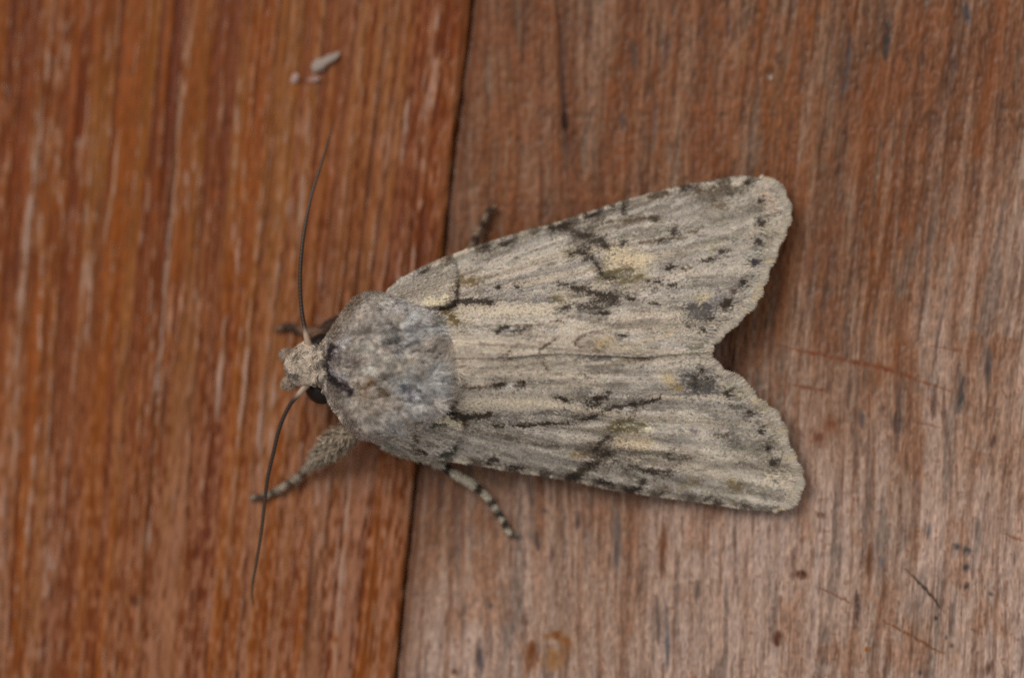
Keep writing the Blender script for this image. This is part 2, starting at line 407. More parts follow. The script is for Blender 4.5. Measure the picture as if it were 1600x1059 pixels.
# ------------------------------------------------------------------ pale crumbs on the orange board
M_crumb = material('pale_crumb', rough=0.8, spec=0.2, bump=2e-5, bump_scale=3000)
def crumb(name, label, x, y, length, wid, ang, zmm, seed, colr):
    n, m = 20, 16
    th = np.linspace(0, math.pi, n)[:, None]; ph = np.linspace(0, 2*math.pi, m, endpoint=False)[None]
    dx = np.cos(th)+0*ph; dy = np.sin(th)*np.cos(ph); dz = np.sin(th)*np.sin(ph)
    r = 0.7+0.7*fbm(dx*1.7+5+dz, dy*1.7+9-dz*.6, seed, 3)
    if length > 15: wid = wid*(1.05-.42*dx-.35*np.exp(-((dx-.1)/.25)**2))
    a = math.radians(ang)
    lx, ly = dx*length*r, dy*wid*r
    X = x+lx*math.cos(a)+ly*math.sin(a); Y = y-lx*math.sin(a)+ly*math.cos(a)
    Z = zmm+dz*wid*r*0.027*.55 + lx/length*zmm*.35
    c = np.tile(lin(colr)*GAIN, (n*m, 1))*(0.8+.4*fbm(X/6, Y/6, seed+3, 2)).reshape(-1, 1)
    o = build(name, P(X, Y, Z), [grid_quads(n, m, wrap=True)], c, M_crumb)
    o['label'] = label; o['category'] = 'crumb'; o['group'] = 'pale crumbs on the orange board'
crumb('crumb', 'long pale grey crumb lying slantwise on the orange board', 507, 97, 25, 8.5, 34, .26, 3, (150, 133, 122))
crumb('crumb', 'tiny roundish pale pink crumb on the orange board', 461, 123, 7.5, 6, 60, .28, 4, (172, 142, 132))
crumb('crumb', 'small flat dull mauve crumb beside the long grey crumb', 490, 124, 9, 4.5, 5, .20, 5, (148, 116, 106))

# ------------------------------------------------------------------ the moth
M_membrane = material('wing_membrane', rough=0.75, spec=0.2)
M_scale = material('wing_scale', rough=0.62, spec=0.28, sheen=0.05)
M_fur = material('body_fur', rough=0.7, spec=0.2, sheen=0.08)
M_skin = material('body_skin', rough=0.8, spec=0.15)
M_horn = material('horn', rough=0.42, spec=0.4)
M_eye = material('compound_eye', rough=0.45, spec=0.25, bump=3e-6, bump_scale=26000)

moth = empty('moth', (0, 0, 0))
moth['label'] = 'grey buff moth resting with closed speckled wings across the gap between two boards'
moth['category'] = 'moth'

K, B, O_, G = (48, 38, 29), (82, 66, 50), (96, 84, 56), (104, 97, 90)
Ye, C, W, PA = (188, 170, 138), (184, 169, 148), (196, 186, 176), (168, 153, 134)
UP = [  # upper wing marks: points, half width, colour, strength
 ([(752, 393), (762, 390)], 6, K, .8), ([(782, 381), (796, 379)], 6, K, .9), ([(655, 428), (664, 424)], 5, K, .6), ([(700, 405), (690, 412)], 5, B, .6),
 ([(860, 357), (884, 352)], 7, K, 1), ([(886, 358), (900, 364)], 6, B, .7), ([(916, 337), (932, 334)], 6.5, K, 1), ([(956, 325), (972, 322)], 6, K, .95), ([(972, 328), (976, 335)], 4, K, .6),
 ([(1012, 308), (1040, 302)], 6, B, .8), ([(1066, 296), (1082, 294)], 6, K, .75), ([(1090, 300), (1130, 298), (1160, 300)], 8, B, .65), ([(1114, 285), (1122, 284)], 5, K, .7), ([(1163, 288), (1168, 286)], 5, K, .7),
 ([(1112, 314), (1128, 322)], 7, B, .6), ([(1136, 303), (1140, 306)], 4, K, .6),
 ([(898, 366), (918, 371), (935, 374), (947, 386)], 6.5, K, .85), ([(890, 397), (906, 391), (926, 381)], 5.5, K, .8), ([(880, 392), (890, 398)], 4, O_, .8), ([(915, 360), (940, 350), (985, 345)], 4, B, .45),
 ([(908, 396), (922, 402), (930, 411), (934, 420), (940, 428)], 3.5, K, .85), ([(912, 405), (924, 404)], 4, K, .5),
 ([(947, 427), (966, 424), (986, 421)], 4, O_, .9), ([(938, 432), (952, 437), (976, 438), (1000, 432)], 5.5, O_, .95), ([(946, 435), (958, 437)], 4, K, .7), ([(975, 441), (985, 441)], 4, O_, .7),
 ([(960, 400), (1000, 408)], 17, Ye, .85), ([(965, 412), (985, 410)], 9, (188, 166, 138), .6), ([(995, 425), (1002, 424)], 5, C, .9),
 ([(978, 345), (1010, 343), (1024, 342)], 6, B, .6), ([(1016, 342), (1028, 345)], 5, K, .6), ([(985, 350), (1000, 348)], 6, G, .5),
 ([(1052, 361)], 6, K, .8), ([(1078, 362), (1088, 363)], 4, B, .6), ([(1028, 376), (1034, 374)], 4, K, .65), ([(970, 384), (974, 378)], 3.5, K, .7), ([(1000, 380), (1026, 379), (1060, 370)], 4, B, .4),
 ([(873, 444), (890, 447), (905, 452), (925, 459), (948, 462), (962, 464)], 3.6, K, .95), ([(896, 449), (908, 452)], 5, K, .5),
 ([(920, 472), (944, 468), (958, 466)], 7, K, .55), ([(900, 478), (925, 482), (945, 484)], 6, K, .5), ([(870, 486), (880, 484), (888, 478)], 3.4, K, .95), ([(938, 489), (945, 489)], 5, K, .95), ([(952, 477), (960, 470)], 4, K, .7),
 ([(979, 462), (981, 467), (990, 467)], 3, K, .85), ([(1014, 473), (1030, 475)], 3, K, .6),
 ([(866, 466), (876, 470)], 5, O_, .7), ([(1012, 441)], 3.6, K, .75), ([(1022, 443), (1028, 442)], 4, K, .9), ([(1044, 447), (1054, 446)], 3.4, K, .75), ([(1040, 419), (1052, 418)], 3.4, K, .85), ([(1066, 420), (1076, 419)], 3.4, B, .8),
 ([(1096, 407), (1112, 406)], 3.6, K, .7), ([(1122, 393), (1138, 392)], 3.6, K, .7), ([(1110, 393), (1120, 380)], 6, (146, 136, 106), .4),
 ([(1188, 315)], 5, K, .95), ([(1188, 349)], 5.6, K, 1), ([(1183, 378)], 5.4, K, 1), ([(1177, 410)], 5.6, (48, 40, 46), 1), ([(1160, 443)], 6, K, .9), ([(1130, 477), (1137, 474)], 6.5, K, 1), ([(1104, 502), (1110, 499)], 4.5, K, .9), ([(1142, 458), (1150, 456)], 4, B, .8),
 ([(1158, 358)], 6, G, .7), ([(1146, 376)], 6, G, .6), ([(1144, 340)], 4, G, .5),
 ([(1080, 486), (1098, 492), (1104, 484)], 13, (84, 78, 74), .85), ([(1110, 478), (1135, 460), (1150, 450)], 11, (116, 108, 104), .7), ([(1070, 505), (1085, 508)], 6, (84, 76, 68), .85), ([(1096, 515), (1100, 517)], 4, K, .7),
 ([(1093, 470), (1103, 462)], 6, (190, 172, 138), .9), ([(1082, 464), (1092, 466)], 5, (146, 132, 100), .5), ([(1060, 495), (1070, 500)], 8, C, .7),
 ([(1200, 345), (1198, 375), (1195, 395)], 7, (152, 140, 112), .4), ([(1190, 300), (1205, 325)], 12, (180, 156, 136), .7),
 # claviform mark and the black dash at the wing root
 ([(688, 481), (700, 479), (712, 473), (730, 471), (752, 471), (764, 473)], 4.2, K, 1.3), ([(713, 446), (711, 458), (706, 470)], 4.5, B, .6), ([(722, 440), (740, 442)], 9, (104, 84, 58), .6),  # brown stroke beyond the root tuft: pigment with its shadow painted in
 ([(712, 482), (770, 486), (830, 484), (872, 478)], 15, (182, 167, 146), .85), ([(696, 486), (704, 496), (712, 506)], 6, (92, 74, 42), .85),
 ([(764, 473), (800, 470), (850, 470), (876, 472)], 4, G, .7), ([(776, 449), (780, 450)], 4, K, .7), ([(803, 447), (808, 449)], 4, K, .75), ([(750, 455), (800, 462), (860, 466)], 8, (122, 114, 108), .55),
 ([(720, 509), (760, 512), (775, 516), (830, 514), (870, 512)], 4.5, G, .55), ([(776, 518), (782, 514), (792, 511)], 3.2, K, 1.1), ([(788, 516), (798, 515)], 3.6, (206, 198, 196), 1), ([(803, 517), (812, 514), (822, 511)], 3.8, K, .95), ([(832, 517), (850, 516), (890, 515)], 3, W, .5),
 # fine brown cross lines towards the inner margin
 ([(806, 541), (794, 549), (783, 556)], 2, B, .6), ([(867, 529), (855, 538), (842, 545), (841, 552)], 2.2, B, .75), ([(925, 518), (912, 523), (900, 531), (897, 537), (908, 543), (922, 547), (946, 549)], 2.0, (92, 72, 56), .55),
 ([(962, 525), (980, 526)], 2.6, K, .6), ([(880, 505), (870, 500)], 2.4, B, .6), ([(905, 487), (906, 500)], 2, G, .5), ([(940, 492), (945, 505)], 2, G, .4), ([(935, 536), (950, 532)], 8, (178, 152, 112), .6),
 ([(1050, 520), (1000, 535), (960, 545)], 5, (178, 158, 128), .5), ([(1085, 540), (1100, 535)], 6, (112, 104, 84), .5), ([(700, 545), (720, 538)], 6, C, .6),
 ([(640, 455), (690, 440)], 14, (138, 126, 112), .6), ([(668, 470), (682, 474), (700, 466)], 6.5, (200, 186, 158), 1.6), ([(690, 470), (702, 464)], 4, W, .7), ([(622, 442), (646, 430)], 5, (172, 164, 154), .6), ([(603, 462), (612, 464)], 8, (160, 150, 140), .8), ([(612, 470), (630, 470)], 3, B, .6),
]
LO = [
 ([(668, 649), (690, 645), (708, 648), (722, 653), (744, 650), (764, 647)], 4.4, K, 1.3), ([(720, 654), (726, 666)], 4, B, .8), ([(712, 622), (708, 636)], 6, B, .75),
 ([(660, 654), (680, 652), (700, 656), (716, 661)], 6.5, (200, 186, 158), 1.6), ([(676, 664), (692, 664)], 3, K, .7),
 ([(724, 634), (780, 628), (840, 628), (880, 630)], 14, (181, 166, 145), .85), ([(764, 650), (800, 648), (850, 645), (884, 640)], 4, G, .75),
 ([(704, 605), (740, 605), (775, 602)], 3, B, .7), ([(774, 602), (784, 601)], 4, K, 1.05), ([(788, 603), (800, 603)], 3.6, W, .9), ([(808, 599), (816, 599)], 4.4, K, 1), ([(826, 597), (870, 594)], 3, G, .5),
 ([(870, 620), (880, 623), (892, 628)], 3.6, K, .9), ([(914, 629), (928, 622), (950, 615)], 5, K, 1), ([(918, 632), (930, 630)], 5, K, .8), ([(905, 612), (918, 608)], 5, G, .5),
 ([(938, 641), (956, 636), (975, 632), (992, 631)], 4.4, K, .8), ([(1000, 628), (1020, 624), (1030, 621)], 3.4, K, .6), ([(985, 640), (990, 630)], 3, K, .5),
 ([(770, 665), (784, 664)], 3.4, K, .9), ([(800, 664), (818, 663)], 3.4, K, .95), ([(826, 663), (858, 661), (880, 660)], 3, K, .6), ([(888, 658), (908, 656), (930, 648)], 5, K, .7), ([(735, 660), (780, 656), (850, 652)], 6, (124, 114, 104), .6),
 ([(950, 668), (960, 660), (984, 658), (1004, 664)], 4.4, O_, .95), ([(955, 671), (975, 670), (992, 670)], 4.4, O_, .85), ([(1006, 668), (1012, 669)], 5, (204, 190, 164), 1), ([(965, 664)], 4, K, .5),
 ([(970, 690), (1005, 690)], 13, (188, 168, 140), .85), ([(1000, 700), (1008, 690)], 7, (196, 172, 130), .5), ([(984, 714), (990, 716)], 7, C, .8),
 ([(952, 678), (940, 688), (930, 698), (924, 706)], 4, K, .65), ([(888, 747), (905, 738), (922, 726), (936, 716), (948, 710)], 8, K, .8), ([(915, 712), (940, 716)], 8, B, .7), ([(885, 746), (900, 745)], 5, K, .9),
 ([(895, 712), (910, 708)], 6, (118, 94, 52), .5), ([(740, 672), (790, 682), (850, 694), (920, 702), (1000, 706), (1070, 714)], 5, (96, 86, 74), .65), ([(960, 722), (985, 730), (1010, 735), (1048, 737)], 5.5, K, .6), ([(1020, 735), (1044, 736)], 4, K, .6), ([(1050, 704), (1040, 715), (1070, 717)], 3, K, .5),
 ([(940, 752), (956, 760)], 6, K, .8), ([(980, 766), (992, 762), (1004, 754)], 6, K, .85), ([(760, 721), (772, 718)], 6, K, .75), ([(796, 731), (812, 729)], 5.5, K, .9), ([(842, 738), (856, 738)], 4, K, .5), ([(1030, 768), (1040, 762)], 5, B, .6), ([(1096, 780), (1106, 776)], 5, K, .65), ([(1146, 786)], 4, B, .6),
 ([(1060, 760), (1090, 752)], 8, (112, 98, 76), .5), ([(1140, 752), (1150, 760)], 7, (112, 94, 62), .6), ([(1100, 768), (1150, 766), (1200, 768)], 6, (120, 108, 90), .5),
 ([(1095, 580)], 4.6, K, .95), ([(1106, 592), (1112, 594)], 4.6, K, .8), ([(1136, 615)], 6, K, 1), ([(1170, 645)], 5, K, .95), ([(1188, 673)], 5, K, .95), ([(1199, 698)], 5.2, K, 1), ([(1207, 722)], 5.4, K, 1), ([(1211, 751)], 4.5, G, .9), ([(1192, 777)], 5, G, .9), ([(1182, 658)], 3.5, G, .8),
 ([(1070, 590), (1090, 600), (1105, 602)], 11, (84, 78, 72), .9), ([(1085, 590), (1084, 604)], 4, K, .6), ([(1066, 618), (1090, 612), (1120, 610)], 6, (100, 94, 88), .7), ([(1055, 604), (1062, 608)], 5, (150, 124, 74), .7), ([(1066, 600), (1064, 606)], 5, W, .7), ([(1040, 590), (1052, 598)], 9, (184, 160, 120), .7),
 ([(1140, 690), (1165, 700), (1185, 705)], 14, (112, 104, 90), .65), ([(1116, 680), (1136, 682)], 4, K, .5), ([(1142, 675), (1150, 690)], 8, (104, 96, 86), .6), ([(1112, 650), (1118, 652)], 5, G, .7), ([(1150, 634), (1160, 650)], 8, G, .5), ([(1080, 672), (1084, 676)], 5, (112, 100, 100), .8), ([(1050, 680), (1048, 690)], 4, G, .7), ([(1062, 673), (1064, 680)], 3, G, .6), ([(1150, 665)], 10, (120, 114, 104), .5),
 ([(1200, 745), (1230, 750), (1235, 770)], 12, (184, 168, 146), .7), ([(1200, 660), (1215, 690), (1225, 720)], 8, (156, 142, 116), .4), ([(1130, 600), (1160, 620)], 6, (160, 150, 120), .5),
 ([(900, 558), (930, 559), (950, 556)], 6, (96, 90, 80), .75), ([(870, 560), (890, 558)], 5, G, .5), ([(975, 558), (1010, 560)], 4.5, B, .6), ([(1000, 546), (1035, 543)], 4, B, .6), ([(905, 584), (920, 588)], 3, K, .6), ([(845, 566), (856, 578)], 2.2, B, .6), ([(700, 580), (720, 575)], 9, Ye, .5), ([(785, 563), (800, 560)], 3, B, .5), ([(1000, 573), (1006, 574)], 4, G, .6),
 ([(600, 680), (640, 672)], 8, (140, 130, 116), .5), ([(620, 660), (640, 664)], 4, (84, 60, 44), .7), ([(645, 672), (650, 690), (640, 702)], 3.4, B, .6), ([(664, 708), (690, 702), (703, 700)], 5, W, .7), ([(684, 712), (698, 708), (708, 702), (708, 696)], 3.4, (52, 56, 46), .9), ([(652, 704), (662, 706)], 4, K, .8), ([(612, 678), (640, 682)], 6, W, .5),
]

def wing_color(x, y, up, strokes=True):
    bx, by = (455, 520) if up else (455, 600)
    r = np.hypot(x-bx, y-by); a = np.arctan2(y-by, x-bx)
    s1 = fbm(a*34, r/210, 71+up, 3); s2 = fbm(a*80, r/70, 73+up, 2); s3 = fbm(x/26, y/22, 75+up, 3); s4 = fbm(a*140, r/30, 79+up, 2)
    c = np.zeros(x.shape+(3,)) + np.array([174, 163, 151.])
    c = mixc(c, [150, 140, 130], ss(.46, .66, s3)*.7)
    c = mixc(c, [176, 158, 134], ss(.50, .70, s1)*.6)
    c = mixc(c, [142, 131, 119], ss(.47, .30, s1)*.5)
    c = mixc(c, [122, 111, 99], ss(.40, .24, s2)*.45)
    # greyer along the front edge and towards the outer margin
    yc_edge = np.interp(x, [595, 700, 880, 1060, 1200], [462, 402, 345, 292, 282]) if up else np.interp(x, [595, 700, 880, 1060, 1200], [698, 718, 747, 778, 796])
    dc = np.abs(y-yc_edge)
    c = mixc(c, [132, 126, 116], np.exp(-(dc/(34 if up else 52))**2)*.5)
    c = mixc(c, [158, 147, 132], ss(1060, 1180, x)*.5)
    c = mixc(c, [176, 158, 136], ss(60, 20, np.abs(y-556))*ss(1040, 880, x)*.6)
    av = a*(21 if up else 20)+.35*fbm(r/160, a*3, 77, 2)
    vein = np.exp(-((np.abs(av-np.floor(av)-.5))*(.048*r)/1.7)**2)*ss(200, 330, r)
    c = mixc(c, [112, 103, 94], vein*(.16+.55*ss(.45, .65, noise(r/13, a*40, 83))))
    dark = ss(.66, .78, s4)*.55
    c = mixc(c, [84, 74, 62], dark)
    c = mixc(c, [190, 176, 156], ss(6, 2, dc)*.7*ss(640, 700, x)*ss(1180, 1120, x))
    fs = fbm(a*120, r/85, 95+up, 2)
    c = mixc(c, [112, 102, 92], ss(.40, .26, fs)*.35)
    c = mixc(c, [196, 184, 168], ss(.60, .74, fs)*.32)
    # dark and pale chequers along the front edge
    ck = np.sin(x*2*math.pi/47+2.2*fbm(x/60, y*0, 99+up, 2)*2)
    ed = ss(13, 5, dc)*ss(640, 700, x)*ss(1200, 1150, x)
    c = mixc(c, [64, 54, 44], ss(.35, .75, ck)*ed*.75)
    c = mixc(c, [194, 180, 160], ss(.1, -.4, ck)*ss(8, 3, dc)*ed*.6)
    # loose dark dusting: front edge, middle band, outer third
    wt = .35+.9*np.exp(-(dc/46)**2)+1.0*np.exp(-((x-925-.25*np.abs(y-555))/60)**2)+.15*ss(1040, 1180, x)
    mot = ss(.53, .70, fbm(a*52, r/34, 85+up, 3))*wt
    c = mixc(c, [106, 95, 83], np.clip(mot, 0, 1)*.55)
    lite = ss(.56, .72, fbm(a*30, r/48, 87+up, 3))
    c = mixc(c, [190, 177, 160], lite*.5*(1-np.clip(mot, 0, 1)))
    return c, .55+.65*ss(.30, .56, fbm(a*95, r/22, 89+up, 2))

def apply_marks(c, x, y, marks, seed, hard=True, feather=None):
    wx = x+5*(fbm(x/7, y/7, seed, 2)-.5); wy = y+5*(fbm(x/7, y/7, seed+5, 2)-.5)
    u = rng.random(x.shape)
    for pts, w, cc, k in sorted(marks, key=lambda q: -sum(q[2])):   # pale patches first, dark lines over them
        d = dline(wx, wy, pts)
        wf = (.82 if len(pts) > 1 else 1.0) if sum(cc) < 260 else 1.05
        m = np.clip(np.exp(-(d/(w*wf))**2)*k*1.1 + (.28*k*np.exp(-(d/(w*2.6))**2) if sum(cc) < 260 else 0), 0, 1)
        if feather is not None and sum(cc) < 300 and k < 1.25 and len(pts) > 1: m = m*feather
        if hard:   # every scale is either marked or not: a peppered edge
            m = np.where(u < m, np.minimum(1, .55+.5*m), m*.30)
            u = (u*7.13+.317) % 1.0
        c = mixc(c, np.array(cc, float), m)
    return c

COSTA_U = [(598, 463), (622, 440), (660, 419), (700, 402), (760, 381), (820, 363), (880, 346), (940, 326), (1000, 308), (1060, 293), (1120, 282), (1160, 276), (1186, 279)]
OUT_U = [(1106, 548), (1112, 534), (1128, 520), (1148, 500), (1164, 486), (1180, 466), (1190, 440), (1204, 404), (1218, 370), (1230, 336), (1222, 304), (1206, 286), (1186, 279)]
INN_U = [(634, 512), (664, 536), (690, 554), (740, 558), (800, 556), (860, 551), (930, 553), (1000, 556), (1060, 551), (1106, 548)]
COSTA_L = [(582, 689), (612, 702), (650, 712), (700, 719), (750, 726), (800, 735), (850, 742), (900, 751), (950, 762), (1000, 770), (1060, 778), (1120, 787), (1170, 794), (1206, 795)]
OUT_L = [(1104, 552), (1109, 561), (1120, 575), (1140, 588), (1162, 600), (1176, 622), (1198, 638), (1214, 654), (1226, 690), (1238, 718), (1249, 744), (1247, 768), (1234, 786), (1206, 795)]
INN_L = [(634, 628), (660, 600), (684, 566), (740, 546), (900, 545), (1000, 547), (1104, 552)]

def zr(x): return np.interp(x, [600, 640, 700, 760, 900, 1000, 1110, 1250], [3.7, 4.0, 4.3, 4.3, 3.75, 3.1, 2.1, 1.2])
def zco(x): return np.interp(x, [590, 640, 700, 800, 900, 1000, 1100, 1200, 1250], [2.5, 2.2, 1.8, 1.3, 1.0, .8, .62, .5, .42])

def forewing(up, NS=330, NT=150):
    cos, out, inn = (COSTA_U, OUT_U, INN_U) if up else (COSTA_L, OUT_L, INN_L)
    s = np.linspace(0, 1, NS); t = np.linspace(0, 1, NT)
    Cc, Ic, Oc = crv(cos, t=s), crv(inn, t=s), crv(out, t=t)
    A0 = Ic[0]+(Cc[0]-Ic[0])*t[:, None]
    A1 = Ic[-1]+(Cc[-1]-Ic[-1])*t[:, None]
    g = Ic[:, None]*(1-t)[None, :, None]+Cc[:, None]*t[None, :, None]
    g = g + (s**2.2)[:, None, None]*(Oc-A1)[None]
    X, Y = g[..., 0], g[..., 1]
    T = np.broadcast_to(t[None], X.shape); SS = np.broadcast_to(s[:, None], X.shape)
    z = zr(X)+(zco(X)-zr(X))*T**1.55
    # vein pleats, slight buckling
    z = z + .065*np.cos(T*2*math.pi*8.5+1.2*up)*ss(.15, .6, SS)*(.4+.6*T) + .10*(fbm(X/90, Y/70, 81+up, 2)-.5)
    z = z + (.05 if up else -.06*ss(.10, .0, T))
    # raised scale tuft at the wing root with an abrupt rear edge
    if up: ex = 713-.006*np.abs(Y-440)**1.9; band = ss(487, 476, Y)*ss(400, 415, Y)
    else: ex = 722-.03*np.abs(Y-662)**1.6; band = ss(644, 652, Y)*ss(725, 690, Y)
    z = z + .34*ss(5, -4, X-ex)*ss(-130, -20, X-ex)*band
    cx, ft = wing_color(X, Y, up)
    cx = apply_marks(cx, X, Y, UP if up else LO, 91, False, ft)
    top = P(X, Y, z)
    bot = P(X, Y, z-.03)
    n, m = X.shape
    ring = np.concatenate([np.arange(m), np.arange(1, n)*m+m-1, (n-1)*m+np.arange(m-2, -1, -1), np.arange(n-2, 0, -1)*m])
    k2 = np.roll(ring, -1)
    q = grid_quads(n, m)
    cc = lin(cx).reshape(-1, 3)*GAIN*.9
    wing = build('forewing', np.concatenate([top.reshape(-1, 3), bot.reshape(-1, 3)]),
                 [q, q[:, ::-1]+n*m, np.stack([k2, ring, ring+n*m, k2+n*m], -1)], np.concatenate([cc, cc*.8]), M_membrane, moth)
    # ---- overlapping scales
    du = np.gradient(top, axis=0); dv = np.gradient(top, axis=1)
    nrm = np.cross(du, dv); nrm /= np.linalg.norm(nrm, axis=-1, keepdims=True)+1e-15
    nrm *= np.sign(nrm[..., 2:3]+1e-12)
    dire = du/(np.linalg.norm(du, axis=-1, keepdims=True)+1e-15)
    area = np.linalg.norm(np.cross(du, dv), axis=-1)
    def scatter(N, L, Wd, lift, weight=None, jit=.22, mark=True, dirfix=None):
        w = area if weight is None else area*weight
        idx = rng.choice(n*m, N, p=(w/w.sum()).ravel())
        fi = rng.random(N)-.5; fj = rng.random(N)-.5
        p = top.reshape(-1, 3)[idx]+du.reshape(-1, 3)[idx]*fi[:, None]+dv.reshape(-1, 3)[idx]*fj[:, None]
        x = X.ravel()[idx]; y = Y.ravel()[idx]
        nn = nrm.reshape(-1, 3)[idx]; d = (dire if dirfix is None else dirfix).reshape(-1, 3)[idx]
        b = np.cross(nn, d); ang = rng.normal(0, jit, N)[:, None]
        d = d*np.cos(ang)+b*np.sin(ang); b = np.cross(nn, d)
        c, ft = wing_color(x, y, up); c = apply_marks(c, x, y, UP if up else LO, 91, True, ft)
        c = c*(1+rng.normal(0, .07, N))[:, None] + rng.normal(0, 2.5, (N, 3))
        pale = rng.random(N) < .05; c[pale] = c[pale]*.5+np.array([190, 176, 158.])*.5
        dk = rng.random(N) < .05; c[dk] = c[dk]*.45+np.array([72, 62, 54.])*.5
        Ls = (L*S*rng.uniform(.75, 1.3, N))[:, None]; Ws = (Wd*S*rng.uniform(.8, 1.25, N))[:, None]
        lf = (lift*1e-3*rng.uniform(.5, 1.5, N))[:, None]; p = p+nn*.012e-3
        v = np.stack([p-d*Ls*.5-b*Ws*.3, p-d*Ls*.5+b*Ws*.3, p+d*Ls*.3+b*Ws*.5+nn*lf*.8, p+d*Ls*.5+nn*lf, p+d*Ls*.3-b*Ws*.5+nn*lf*.8], 1)
        return v, c
    outw = []
    v1, c1 = scatter(105000, 5.2, 2.3, .014, jit=.13)
    v2, c2 = scatter(9000, 9, 1.9, .04, weight=(.15+(T > .93)*2.5+(SS > .95)*2+ (ss(5, -4, X-ex)*ss(-130, -20, X-ex)*band)*4))
    v = np.concatenate([v1, v2]); c = np.concatenate([c1, c2])
    k = np.arange(len(v))*5
    cl = np.repeat(lin(np.clip(c, 8, 235))*GAIN*1.22, 5, axis=0)
    o = build('scales', v.reshape(-1, 3), [np.stack([k, k+1, k+2, k+3, k+4], -1)], cl, M_scale, wing, smooth=False)
    o['kind'] = 'stuff'
    # ---- fringe along the outer margin
    N = 9000
    tt = rng.random(N)
    pe = crv(out, t=tt); pn = crv(out, t=np.clip(tt+.004, 0, 1)); pp = crv(out, t=np.clip(tt-.004, 0, 1))
    tg = pn-pp; tg /= np.linalg.norm(tg, axis=1, keepdims=True)
    od = np.stack([-tg[:, 1], tg[:, 0]], 1)
    if up is False: od = -od
    cen = np.array([900, 430]) if up else np.array([900, 670])
    od *= np.sign(((pe-cen)*od).sum(1))[:, None]
    rad = pe-np.array([455, 520 if up else 600]); rad /= np.linalg.norm(rad, axis=1, keepdims=True)
    fd = od*.7+rad*.5; fd /= np.linalg.norm(fd, axis=1, keepdims=True)
    fa = rng.normal(0, .2, N); fd = np.stack([fd[:, 0]*np.cos(fa)-fd[:, 1]*np.sin(fa), fd[:, 0]*np.sin(fa)+fd[:, 1]*np.cos(fa)], 1)
    sd = np.stack([-fd[:, 1], fd[:, 0]], 1)
    scal = .5+.5*np.cos(tt*2*math.pi*11.0+1.5*np.sin(tt*17))
    L = (8.0+3.6*scal**.7)*rng.uniform(.68, 1.18, N); w = rng.uniform(.7, 1.3, N)
    zb = np.interp(tt, t, z[-1])+rng.uniform(-.03, .06, N)
    a0 = pe-fd*rng.uniform(2, 8, N)[:, None]
    def pt(f, wv, dz):
        q2 = a0+fd*(L*f)[:, None]+sd*(w*wv)[:, None]
        return P(q2[:, 0], q2[:, 1], zb+dz)
    dz = rng.uniform(-.05, .03, N)
    v = np.stack([pt(0, -.5, .02), pt(0, .5, .02), pt(.75, .7, dz*.6), pt(1.0, 0, dz), pt(.75, -.7, dz*.6)], 1)
    c = np.tile(np.array([164, 151, 135.]), (N, 1))
    c = mixc(c, [138, 128, 116], ss(.55, .9, scal)*.5); c = mixc(c, [168, 148, 112], ss(.5, .8, noise(tt*30, tt*0, 5))*.5)
    c *= rng.normal(1, .08, N)[:, None]
    k = np.arange(N)*5
    o = build('fringe', v.reshape(-1, 3), [np.stack([k, k+1, k+2, k+3, k+4], -1)], np.repeat(lin(np.clip(c, 10, 230))*GAIN*1.2, 5, axis=0), M_scale, wing, smooth=False)
    o['kind'] = 'stuff'
    return wing

forewing(True)
forewing(False)

# ---- body: head, thorax and abdomen as one surface
BODY = np.array([  # x, y centre, half width (px), z centre, half height (mm)
 (447, 575, 3, 2.5, .2), (453, 574, 17, 2.5, .75), (464, 572, 27, 2.55, 1.15), (482, 569, 32, 2.65, 1.4), (500, 571, 33, 2.75, 1.45), (509, 573, 42, 2.8, 1.5), (516, 574, 56, 2.85, 1.85),
 (530, 574, 73, 2.9, 2.2), (548, 573, 96, 2.85, 2.45), (570, 572, 112, 2.8, 2.55), (600, 573, 112, 2.75, 2.55), (640, 574, 100, 2.7, 2.45), (680, 572, 84, 2.5, 2.25), (710, 567, 68, 2.3, 1.85),
 (760, 562, 60, 2.0, 1.55), (900, 556, 56, 1.75, 1.3), (1000, 555, 38, 1.45, .85), (1060, 555, 4, 1.3, .2)], float)
def body_prof(x): return [np.interp(x, BODY[:, 0], BODY[:, k]) for k in (1, 2, 3, 4)]
xs = np.r_[np.linspace(447, 720, 150), np.linspace(726, 1060, 40)]
bp = crv(BODY, t=np.linspace(0, 1, 190))
NT_ = 72
th = np.linspace(0, 2*math.pi, NT_, endpoint=False)[None]
def body_pt(u, th):
    """u 0..1 along the body, th angle; -> px, py, z"""
    q = crv(BODY, t=u)
    cx, cy, w, zc0, h = [q[..., k] for k in range(5)]
    e = .74
    ct, st = np.cos(th), np.sin(th)
    X = cx+0*th; Y = cy+w*np.sign(ct)*np.abs(ct)**e; Z = zc0+h*np.sign(st)*np.abs(st)**e
    # collar groove behind the head and the crest behind it
    dorsal = ss(.2, .9, st)
    Z = Z - .26*np.exp(-((X-513-.0016*(Y-570)**2)/7)**2)*dorsal + .32*np.exp(-((X-531-.0022*(Y-572)**2)/11)**2)*dorsal
    Z = Z + .22*(fbm(X/26, Y/20, 97, 2)-.5)*dorsal*2
    # shoulder flaps and the tufted middle band
    wob = 8*(fbm(X/30, Y*0, 98, 2)-.5)
    Z = Z + .26*ss(46, 56, np.abs(Y-572)+wob-.10*(X-560))*ss(530, 560, X)*ss(700, 660, X)*ss(0, .3, st)
    Z = Z + .20*ss(20, 12, np.abs(Y-573)+wob)*ss(560, 590, X)*dorsal
    return X, Y, Z
